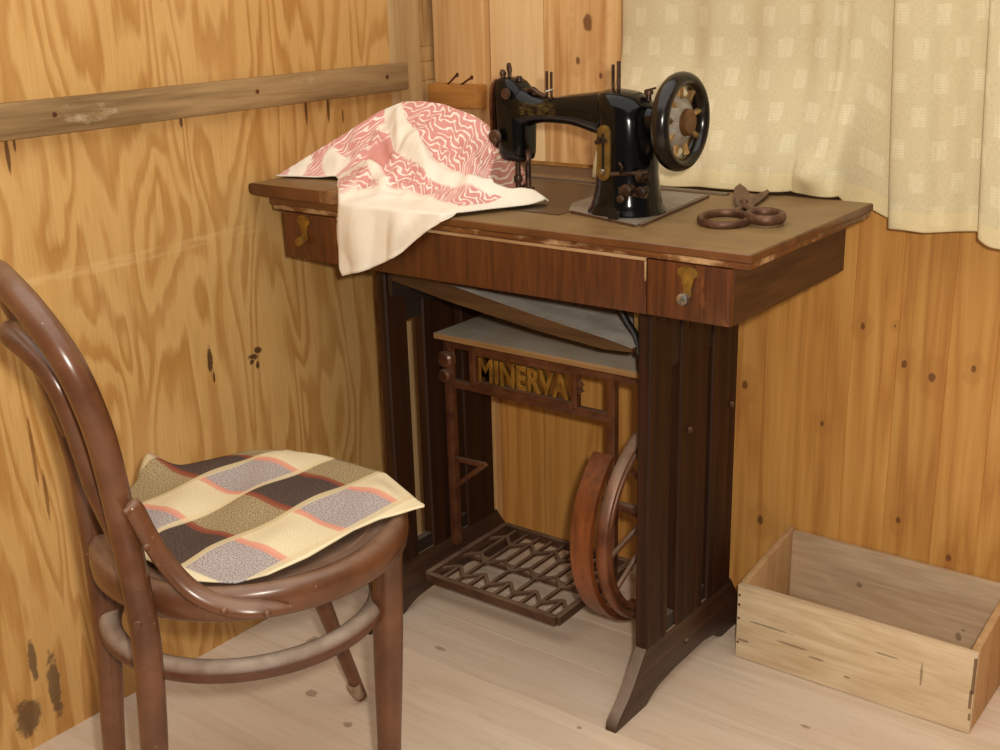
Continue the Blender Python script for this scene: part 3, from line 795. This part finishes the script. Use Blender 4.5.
# ---------------------------------------------------------------- curtain
def m_curtain():
    g = G('curtain_cloth'); uv = g.uv(); s = g.sep(uv)
    cu_, cv_ = .058, .047
    row = g.math('FLOOR', g.math('DIVIDE', s[1], cv_))
    odd = g.math('MULTIPLY', g.math('MODULO', g.math('ADD', row, 100.0), 2.0), .5)
    fx = g.math('FRACT', g.math('ADD', g.math('DIVIDE', s[0], cu_), odd))
    fy = g.math('FRACT', g.math('DIVIDE', s[1], cv_))
    mx = g.val(g.math('ABSOLUTE', g.math('SUBTRACT', fx, .5)), .20, .15); my = g.val(g.math('ABSOLUTE', g.math('SUBTRACT', fy, .5)), .33, .27)
    lines = g.val(g.math('FRACT', g.math('MULTIPLY', s[1], 260.0)), .25, .6)
    blk = g.math('MULTIPLY', g.math('MULTIPLY', mx, my), g.math('ADD', g.math('MULTIPLY', lines, .6), .4))
    blk = g.math('MULTIPLY', blk, g.val(g.noise(g.map(uv, (300, 40, 1)), 1, 2, .5), .35, .6, .4, 1))
    wv = g.math('ADD', g.noise(g.map(uv, (900, 120, 1)), 1, 2, .5), g.noise(g.map(uv, (120, 900, 1)), 1, 2, .5))
    base = g.ramp(g.math('MULTIPLY', wv, .5), [(.36, (197, 181, 143)), (.64, (211, 197, 162))])
    col = g.mix(g.math('MULTIPLY', blk, .42), base, (238, 228, 196))
    hem = g.val(s[1], .030, .026)
    col = g.mix(g.math('MULTIPLY', hem, .35), col, (226, 204, 150))
    g.bump(wv, .1, .0006)
    return g.done(col, .85, 0, .15)
CURT = m_curtain()
plan = [(.380, .474), (.386, .460), (.42, .452), (.47, .449), (.52, .458), (.565, .447), (.615, .458), (.66, .449), (.71, .456), (.742, .449), (.760, .452), (.768, .462), (.775, .464), (.79, .460), (.815, .463), (.838, .467), (.852, .470), (.857, .463), (.848, .452), (.8425, .442), (.848, .434), (.868, .430), (.895, .432), (.912, .443), (.93, .446), (.955, .440), (.978, .444), (.990, .446), (.991, .438), (.981, .428), (.979, .418), (.988, .411), (1.02, .412), (1.06, .424), (1.10, .430), (1.14, .418), (1.19, .430), (1.25, .436)]
pp = spline([(a, b, 0) for a, b in plan], 6)
sl = [0.]
for a, b in zip(pp[:-1], pp[1:]): sl.append(sl[-1] + (b - a).length)
NZ = 70; ZT = 1.45
bm = bmesh.new(); uvl = bm.loops.layers.uv.new('UVMap'); grid = []; uvs = {}
for i, p in enumerate(pp):
    x, yy = p.x, p.y
    free = sstep(.83, .841, x)             # right of the table end the cloth hangs free
    zb = .7745 * (1 - free) + (.727 - .010 * sstep(.97, 1.0, x) + .008 * math.sin(x * 60) * .3 + .006 * sstep(.86, .96, x)) * free
    zb += .0015 * math.sin(x * 55) * (1 - free)
    if .80 < x < .84: zb = .765 - .03 * sstep(.80, .84, x)
    col = []
    for j in range(NZ + 1):
        t = j / NZ; z = zb + (ZT - zb) * (t ** 1.35)
        ya = yy
        foldk = .55 + .45 * sstep(1.3, .75, z)
        ya = .452 + (yy - .452) * foldk * (1.8 if x < .75 else 1.2)
        # left part leans forward and rests on the table
        rest = (1 - sstep(.79, .832, x)) * sstep(1.02, .775, z)
        target = interp(x, [.39, .50, .60, .70, .80], [.372, .372, .381, .394, .404]) + .006 * math.sin(x * 70)
        ya = ya + (target - ya) * rest ** 1.4
        xa = x + sstep(.80, .85, x) * (.007 + .055 * (1.06 - min(z, 1.06)))
        bulge = math.exp(-((x - .752) / .022) ** 2 - ((z - .803) / .022) ** 2)
        ya -= .022 * bulge
        crease = math.exp(-((x - .722 - (.83 - z) * .0) / .006) ** 2) * sstep(.87, .80, z) * (1 - free)
        ya += .010 * crease
        v = bm.verts.new((xa, ya, z)); uvs[v] = (sl[i], z - zb); col.append(v)
    grid.append(col)
for i in range(len(grid) - 1):
    for j in range(NZ):
        f = bm.faces.new([grid[i][j], grid[i + 1][j], grid[i + 1][j + 1], grid[i][j + 1]])
        for lp in f.loops: lp[uvl].uv = uvs[lp.vert]
me = bpy.data.meshes.new('curtain'); bm.to_mesh(me); bm.free(); me.materials.append(CURT); me.shade_smooth()
cur = link(bpy.data.objects.new('curtain', me))
sd = cur.modifiers.new('thick', 'SOLIDIFY'); sd.thickness = .0014; sd.offset = 0
tag(cur, 'cream curtain with a woven block pattern hanging behind the table', 'curtain')

# ---------------------------------------------------------------- chair
def m_chair():
    g = G('brown_bentwood'); P = g.obj()
    f = g.noise(P, 11, 4, .6)
    col = g.ramp(f, [(.32, (78, 46, 28)), (.52, (98, 60, 38)), (.7, (110, 70, 46))])
    chips = g.val(g.noise(P, 140, 3, .7), .70, .74)
    col = g.mix(g.math('MULTIPLY', chips, .5), col, (190, 160, 132))
    up = g.val(g.sep(g.normal())[2], .25, .95)
    dm = g.math('MULTIPLY', up, g.val(g.noise(P, 18, 4, .6), .3, .65, .06, .30))
    col = g.mix(dm, col, (170, 148, 128))
    return g.done(col, g.math('ADD', g.math('MULTIPLY', dm, .4), .26, clamp=True), 0, .5)
CH = m_chair()
SEATM = wood('seat_panel_wood', (96, 64, 46), (70, 44, 30), 0, 40, 6, .5, dust=(140, 118, 100), dust_amt=.45)
cc = Vector((.388, -.421, 0)); ang = math.radians(69)
Fd = Vector((math.cos(ang), math.sin(ang), 0)); Rr = Vector((Fd.y, -Fd.x, 0))
ch = thing('bentwood_chair', cc, 'brown bentwood chair with a hoop back standing before the sewing table', 'chair')
def C3(f, r, z): return cc + Fd * f + Rr * r + Vector((0, 0, z))
m = MB()
m.lathe([(.150, .424), (.172, .420), (.189, .421), (.1955, .427), (.197, .440), (.1955, .455), (.190, .4615), (.182, .4625), (.172, .457), (.163, .4545), (.150, .4545), (.150, .424)], cc, 2, 72, cap=False)
rim = m.build('seat_rim', CH, ch, 50)
m = MB(); m.lathe([(.002, .449), (.08, .4495), (.14, .4525), (.168, .4565), (.168, .447), (.002, .440)], cc, 2, 48); m.build('seat_panel', SEATM, ch)
# rear legs and hoop: one bent rod
near = [(-.225, .150, 0.0), (-.200, .132, .10), (-.189, .130, .20), (-.181, .130, .30), (-.176, .129, .40), (-.177, .123, .46), (-.179, .121, .50), (-.181, .110, .55), (-.186, .115, .60), (-.193, .123, .65), (-.203, .129, .695), (-.214, .124, .735), (-.227, .106, .768), (-.239, .076, .793), (-.247, .038, .807)]
farp = [(-.212, -.046, 0.0), (-.196, -.060, .10), (-.189, -.060, .20), (-.181, -.062, .30), (-.176, -.075, .40), (-.177, -.074, .46), (-.179, -.070, .50), (-.181, -.066, .55), (-.186, -.076, .60), (-.193, -.104, .65), (-.203, -.108, .70), (-.213, -.104, .73), (-.226, -.090, .765), (-.238, -.062, .792), (-.246, -.030, .806)]
path = spline([C3(*p) for p in near] + [C3(*p) for p in reversed(farp)], 6)
m = MB(); m.tube(path, [.0128 + .0034 * sstep(0, .35, p.z) - .0004 * sstep(.6, .8, p.z) for p in path], 16); m.build('bentwood_back', CH, ch)
inn = [(-.178, .108, .505), (-.184, .082, .535), (-.193, .064, .575), (-.202, .062, .63), (-.208, .066, .66), (-.215, .064, .69), (-.224, .052, .714), (-.236, .032, .733), (-.247, .006, .745)]
inf = [(-.186, -.062, .60), (-.198, -.060, .645), (-.208, -.060, .685), (-.224, -.050, .716), (-.240, -.026, .739)]
full = [C3(*p) for p in inn] + [C3(*p) for p in reversed(inf)]
ip = spline(full, 6)
m = MB(); m.tube(ip, [.013] * len(ip), 14); m.build('inner_hoop', CH, ch)
# front legs
def leg(a, b, r0, r1):
    a = Vector(a); b = Vector(b); pts = [a.lerp(b, t / 8.) for t in range(9)]
    rr = [r0 + (r1 - r0) * (t / 8.) + .0012 * math.sin(math.pi * min(1, t / 8. * 1.6)) for t in range(9)]
    mm = MB(); mm.tube(pts, rr, 16, spow=2.8); return mm
leg((.544, -.342, .425), (.528, -.352, 0.0), .0176, .0125).build('front_leg', CH, ch)
mm = leg((.292, -.292, .425), (.273, -.140, .008), .0135, .0095)
fl = mm.build('front_leg', CH, ch); fl['label'] = 'loose splayed leg with a splintered foot'
m = MB()
for k in range(9):
    a = k * .7; b = Vector((.273 + .006 * math.cos(a), -.140 + .006 * math.sin(a), .012)); m.tube([b + Vector((.001, -.004, .010)), b + Vector((0, .003 + .002 * (k % 3), -.0115 + .003 * (k % 2)))], [.0028, .0008], 6)
m.tube([(.2755, -.158, .040), (.2738, -.147, .018), (.2732, -.1425, .011)], [.0106, .0102, .0085], 12)
m.build('splinter', wood('splinter_wood', (180, 158, 134), (130, 104, 82), 2, 60, 6, .8), fl)
# stretcher ring
m = MB(); rc = Vector((.374, -.428, .345)); m.tube([rc + Vector((.170 * math.cos(2 * math.pi * k / 72), .170 * math.sin(2 * math.pi * k / 72), 0)) for k in range(72)], .0142, 14, closed=True); m.build('stretcher_ring', m_metal('dusty_bentwood', (96, 58, 40), .45, 0., (76, 44, 30), (186, 168, 150), .95, 16), ch)
# hip brackets
bp_ = [(.4510, -.6330, .576), (.4500, -.6260, .562), (.453, -.616, .53), (.465, -.606, .497), (.483, -.594, .468), (.506, -.580, .451), (.533, -.562, .443), (.556, -.533, .438), (.563, -.521, .4365)]
def bracket(pts):
    q = spline(pts, 5); n = len(q)
    rr = [.0115 * (1.0 if i > 4 else (.30, .66, .84, .93, .98)[i]) * (1.0 if i < n - 9 else max(.25, (n - i) / 9.)) for i in range(n)]
    mm = MB(); mm.tube(q, rr, 14, flat=(.75, 1.05), up=(0, 0, 1) if False else None); b = mm.build('hip_bracket', CH, ch)
    for p in (q[3], q[11], q[27], q[33]):
        p = Vector(p); d = (CAM_POS - p); d = (p - cc); d.z = 0; d.normalize()
        mm = MB(); mm.tube([p + d * .006, p + d * .0125, p + d * .0150], [.0046, .0042, .0022], 12); mm.build('bolt', CH, b)
bracket(bp_)
mir = []
for p in bp_:
    q = Vector(p) - cc; q.z = 0; f_, r_ = q.dot(Fd), q.dot(Rr); mir.append(C3(f_ + .004, -r_ + .050 * sstep(.49, .54, p[2]) - .020, p[2]))
bracket(mir)
m = MB(); p = C3(-.177, .126, .435); d = Vector((.61, -.79, 0)); m.tube([p + d * .012, p + d * .017], [.0058, .0045], 12); m.build('bolt', CH, ch)

# ---------------------------------------------------------------- seat pad
def m_plaid():
    g = G('plaid_cloth'); uv = g.uv(); s = g.sep(uv)      # uv = world metres on the laid cloth
    cell = .0925
    u = g.math('DIVIDE', g.math('SUBTRACT', s[0], .255), .09); u = g.math('MAXIMUM', u, -.98); v = g.math('DIVIDE', g.math('ADD', s[1], .580), .095)
    ou = g.math('MODULO', g.math('ADD', g.math('FLOOR', u), 20.0), 2.0); ov = g.math('MODULO', g.math('ADD', g.math('FLOOR', v), 20.0), 2.0)
    # ou=0: lilac/cream row, ou=1: dark/tan row; ov=0: lilac/dark column, ov=1: cream/tan column
    nz = g.noise(g.map(uv, (700, 260, 1)), 1, 2, .6); nz2 = g.noise(g.map(uv, (500, 500, 1)), 1, 2, .6)
    k = g.val(nz2, .35, .65)
    lil = g.mix(k, (124, 114, 116), (196, 184, 178)); cre = g.mix(k, (208, 192, 156), (228, 214, 180))
    drk = g.mix(k, (62, 50, 46), (98, 82, 74)); tan = g.mix(k, (112, 94, 66), (184, 164, 126))
    rowA = g.mix(ov, lil, cre); rowB = g.mix(ov, drk, tan)
    col = g.mix(ou, rowA, rowB)
    fu = g.math('FRACT', u); fv = g.math('FRACT', v)
    line = g.val(g.math('ABSOLUTE', g.math('SUBTRACT', g.math('FRACT', g.math('ADD', fv, .5)), .5)), .066, .05)
    red = g.mix(ou, (216, 146, 124), (138, 72, 54))
    col = g.mix(g.math('MULTIPLY', line, .85), col, red)
    cl = g.val(g.math('ABSOLUTE', g.math('SUBTRACT', g.math('FRACT', g.math('ADD', fu, .5)), .47)), .06, .045)
    col = g.mix(g.math('MULTIPLY', cl, .75), col, (216, 198, 156))
    # hem borders of plain cream
    bd = g.math('MAXIMUM', g.val(s[0], .524, .528), g.val(s[1], -.562, -.566))
    col = g.mix(bd, col, (228, 214, 178))
    g.bump(g.math('ADD', nz, nz2), .25, .001)
    return g.done(col, .9, 0, .1)
PLAID = m_plaid()
NX, NY = 64, 64
bm = bmesh.new(); uvl = bm.loops.layers.uv.new('UVMap'); gr = []; uvs = {}
xn = lambda v: interp(v, [-.575, -.555, -.52, -.463, -.381, -.339, -.305, -.285, -.262, -.228], [.474, .512, .528, .534, .528, .533, .550, .562, .515, .44])   # near edge
xf = lambda v: interp(v, [-.575, -.55, -.525, -.50, -.45, -.415, -.39, -.365, -.34, -.30, -.26, -.228], [.34, .300, .284, .222, .186, .160, .152, .172, .182, .192, .205, .25])     # far edge
for i in range(NX + 1):
    row = []
    for j in range(NY + 1):
        v = -.575 + .347 * j / NY; u = xf(v) + (xn(v) - xf(v)) * i / NX
        x, yy = u, v
        r = (Vector((x, yy, 0)) - cc).length
        inn_ = sstep(0, .07, min(x - xf(v), xn(v) - x)) * sstep(0, .06, min(yy + .575, -.228 - yy))
        z = .4668 + (.004 + .004 * math.sin(x * 34 + 1) * math.sin(yy * 30) + .0025 * math.sin(x * 66 + yy * 40)) * inn_
        z -= .008 * sstep(.197, .235, r) * (1 if not (x > .50 and yy > -.37) else 0)
        tip = math.exp(-((x - .575) / .03) ** 2 - ((yy + .295) / .03) ** 2); z += .006 * tip
        curl = math.exp(-((x - .150) / .032) ** 2 - ((yy + .398) / .026) ** 2); z += .030 * curl
        z = max(z, .4655 if r < .199 else .45)
        ve = bm.verts.new((x, yy, z)); uvs[ve] = (u, v); row.append(ve)
    gr.append(row)
for i in range(NX):
    for j in range(NY):
        f = bm.faces.new([gr[i][j], gr[i + 1][j], gr[i + 1][j + 1], gr[i][j + 1]])
        for lp in f.loops: lp[uvl].uv = uvs[lp.vert]
me = bpy.data.meshes.new('seat_cloth'); bm.to_mesh(me); bm.free(); me.materials.append(PLAID); me.shade_smooth()
pad = link(bpy.data.objects.new('seat_cloth', me))
sd = pad.modifiers.new('thick', 'SOLIDIFY'); sd.thickness = .0022; sd.offset = -1
tag(pad, 'plaid cloth of cream, grey and tan squares laid over the chair seat', 'seat cloth')

# ---------------------------------------------------------------- heaped cloth on the table
def m_wave():
    g = G('pink_wave_cloth'); uv = g.uv(); s = g.sep(uv)
    wob = g.math('MULTIPLY', g.math('SUBTRACT', g.noise(uv, 26, 2, .55), .5), .050)
    zig = g.math('MULTIPLY', g.math('SINE', g.math('MULTIPLY', g.math('ADD', s[0], wob), 190.0)), .0062)
    ph = g.math('ADD', s[1], g.math('ADD', zig, g.math('MULTIPLY', g.math('SUBTRACT', g.noise(uv, 40, 2, .5), .5), .008)))
    st = g.math('FRACT', g.math('DIVIDE', ph, .0135))
    ln = g.val(g.math('ABSOLUTE', g.math('SUBTRACT', g.math('ADD', st, g.math('MULTIPLY', g.math('SUBTRACT', g.noise(uv, 90, 2, .6), .5), .35)), .5)), .18, .12)
    br = g.val(g.noise(uv, 60, 2, .5), .30, .40)
    wv = g.noise(g.map(uv, (900, 900, 1)), 1, 2, .5)
    pink = g.ramp(wv, [(.3, (208, 142, 134)), (.7, (222, 160, 150))])
    col = g.mix(g.math('MULTIPLY', g.math('MULTIPLY', ln, br), .9), pink, (248, 234, 222))
    wm = g.attr('white'); pm = g.attr('plain')
    col = g.mix(pm, col, pink)
    white = g.ramp(wv, [(.3, (232, 220, 200)), (.7, (248, 240, 226))])
    stain = g.val(g.noise(uv, 16, 4, .6), .5, .75)
    white = g.mix(g.math('MULTIPLY', stain, .35), white, (226, 206, 172))
    col = g.mix(wm, col, white)
    g.bump(wv, .1, .0005)
    return g.done(col, .9, 0, .1)
WAVE = m_wave()
RX = [-.033, 0., .045, .09, .12, .16, .20, .26, .31, .335, .355, .38, .41, .43, .447]
RY = [.058, .085, .125, .175, .20, .205, .205, .205, .195, .165, .125, .105, .118, .138, .146]
RZ = [.793, .818, .852, .890, .904, .906, .903, .888, .862, .836, .810, .797, .794, .790, .778]
FX = [-.033, .02, .078, .10, .168, .20, .375, .395, .41, .43, .442, .447]
FY = [.050, .066, .080, .064, -.004, -.008, -.008, .03, .064, .100, .122, .138]
BX = [-.033, 0, .05, .12, .28, .31, .335, .355, .38, .41, .435, .447]
BY = [.064, .14, .24, .32, .32, .29, .22, .146, .140, .152, .162, .152]
HX = [.100, .166, .175, .21, .284, .326, .38, .386]
HL = [0, .108, .117, .104, .072, .040, .006, 0]
fl_ = lambda x, y: .7925 - .0175 * sstep(.150, .175, x)
def dseg(p, a, b):
    a = Vector(a); b = Vector(b); p = Vector(p); t = max(0, min(1, (p - a).dot(b - a) / (b - a).length_squared)); return (p - (a + (b - a) * t)).length, t
def dpoly(p, pts):
    return min(dseg(p, a, b)[0] for a, b in zip(pts[:-1], pts[1:]))
CLOTH_WHITE = []
NXc, NFc, NBc, NHc = 150, 70, 34, 26
bm = bmesh.new(); uvl = bm.loops.layers.uv.new('UVMap'); wl = bm.verts.layers.float.new('white'); pll = bm.verts.layers.float.new('plain')
gr = []; uvs = {}
BAND = [(.112, .190), (.150, .155), (.205, .122), (.275, .098), (.345, .092), (.447, .14)]
BAND2 = [(.095, .075), (.13, .085), (.165, .075), (.215, .045)]
CREASE = [[(.125, .185), (.17, .13), (.18, .09)], [(.02, .095), (.06, .12), (.10, .13)], [(.20, .17), (.26, .14), (.33, .12)], [(.17, .02), (.22, .05), (.30, .06)], [(.24, .19), (.29, .16), (.335, .13)], [(.10, .15), (.14, .14), (.19, .10)], [(.20, .0), (.25, .03), (.33, .045)], [(.07, .09), (.10, .11), (.12, .15)], [(.0, .07), (.03, .09), (.05, .11)]]
random.seed(3)
rn = [(random.uniform(20, 75), random.uniform(20, 75), random.uniform(0, 6.28), random.uniform(-1, 1)) for _ in range(9)]
def wrinkle(x, y):
    return sum((1 - 2 * abs(math.sin((x * a + y * b * s + p) * .5))) for a, b, p, s in rn) / 5.0
for i in range(NXc + 1):
    x = -.033 + (.447 + .033) * i / NXc
    yr, zr, yf, yb_ = interp(x, RX, RY), interp(x, RX, RZ), interp(x, FX, FY), interp(x, BX, BY)
    hl = interp(x, HX, HL) if x >= .1 else 0
    col = []
    for j in range(NBc):                                   # back slope
        t = 1 - j / NBc; y = yr + (yb_ - yr) * t; z = fl_(x, y) + (zr - fl_(x, y)) * (1 - t ** 1.6) + .001
        col.append((x, y, z, 0))
    for j in range(NFc + 1):                               # front slope
        t = j / NFc; y = yr + (yf - yr) * t
        k = (1 - t) ** 1.25 * (1 - .0 * t)
        z = fl_(x, y) + (zr - fl_(x, y)) * k + .0012
        hgt = max(0, min(1, (z - fl_(x, y)) / .03))
        z += .0100 * wrinkle(x, y) * hgt + .005 * wrinkle(x * 2.3 + .4, y * 2.3) * hgt
        d = dpoly((x, y), BAND); z += .011 * math.exp(-(d / .014) ** 2) * min(1, max(.15, hgt) + .1)
        d2 = dpoly((x, y), BAND2); z += .010 * math.exp(-(d2 / .012) ** 2) * max(.2, hgt)
        for ci, cr_ in enumerate(CREASE):
            dc = dpoly((x, y), cr_); z += (.0105 if ci % 2 else .0075) * math.exp(-abs(dc) / .0050) * max(.25, hgt)
        dent = math.exp(-((x - .155) / .028) ** 2 - ((y - .115) / .022) ** 2); z -= .016 * dent
        z += .016 * math.exp(-((x - .062) / .026) ** 2 - ((y - .098) / .016) ** 2)
        z = max(z, fl_(x, y) + .001)
        col.append((x, y, z, 0))
    zt = col[-1][2]
    for j in range(1, NHc + 1):                            # hanging flap
        t = j / NHc; dz = hl * t
        bulge = .010 * math.sin(math.pi * min(1, t * 1.1)) * (1 if hl > .02 else hl / .02) * (.45 + .55 * math.sin(x * 62 + 1.2 + t)) + .007 * math.sin(x * 88 + t * 2) * t
        xx = x - .012 * t * sstep(.22, .18, x) * (hl / .13)
        col.append((xx, yf - .0025 - max(0, bulge) * min(1, hl / .05), zt - dz - (.0 if hl > 0 else 0), t))
    row = []
    acc = 0
    for q, (a, b, c, t) in enumerate(col):
        v = bm.verts.new((a, b, c))
        if q: acc += math.dist(col[q][:3], col[q - 1][:3])
        uvs[v] = (x, acc)
        p = (a, b); d = dpoly(p, BAND)
        w = sstep(.0165, .0145, d + .003 * math.sin(x * 60)) if q >= NBc - 4 else 0
        if t > 0: w = 1
        edge_front = abs(b - yf)
        if q >= NBc and x > .145: w = max(w, sstep(.050, .042, edge_front - .01 * math.sin(x * 30)) * sstep(.15, .17, x) if x < .40 else w)
        if q >= NBc: 
            w = max(w, sstep(.0085, .0065, dpoly(p, BAND2)) )
            e = ((x - .062 - .3 * (b - .094)) / .027) ** 2 + ((b - .094 + .004 * math.sin(x * 120)) / .015) ** 2; w = max(w, sstep(1.15, .95, e))
            e = ((x + .002) / .016) ** 2 + ((b - .078) / .03) ** 2; w = max(w, sstep(1.15, .95, e))
            e = ((x - .118) / .020) ** 2 + ((b - .165) / .014) ** 2; w = max(w, sstep(1.15, .95, e))
        if x > .402: w = 1
        v[wl] = w
        e = ((x - .150) / .040) ** 2 + ((b - .120) / .024) ** 2
        v[pll] = sstep(1.2, .8, e)
        row.append(v)
    gr.append(row)
for i in range(NXc):
    for j in range(len(gr[0]) - 1):
        q = [gr[i][j], gr[i][j + 1], gr[i + 1][j + 1], gr[i + 1][j]]
        f = bm.faces.new(q)
        for lp in f.loops: lp[uvl].uv = uvs[lp.vert]
bmesh.ops.remove_doubles(bm, verts=bm.verts, dist=.00005)
me = bpy.data.meshes.new('heaped_cloth'); bm.to_mesh(me); bm.free(); me.materials.append(WAVE); me.shade_smooth()
hc_ = link(bpy.data.objects.new('heaped_cloth', me))
sd = hc_.modifiers.new('thick', 'SOLIDIFY'); sd.thickness = .0022; sd.offset = 1
tag(hc_, 'crumpled pink and white wave patterned cloth heaped on the table edge', 'cloth')
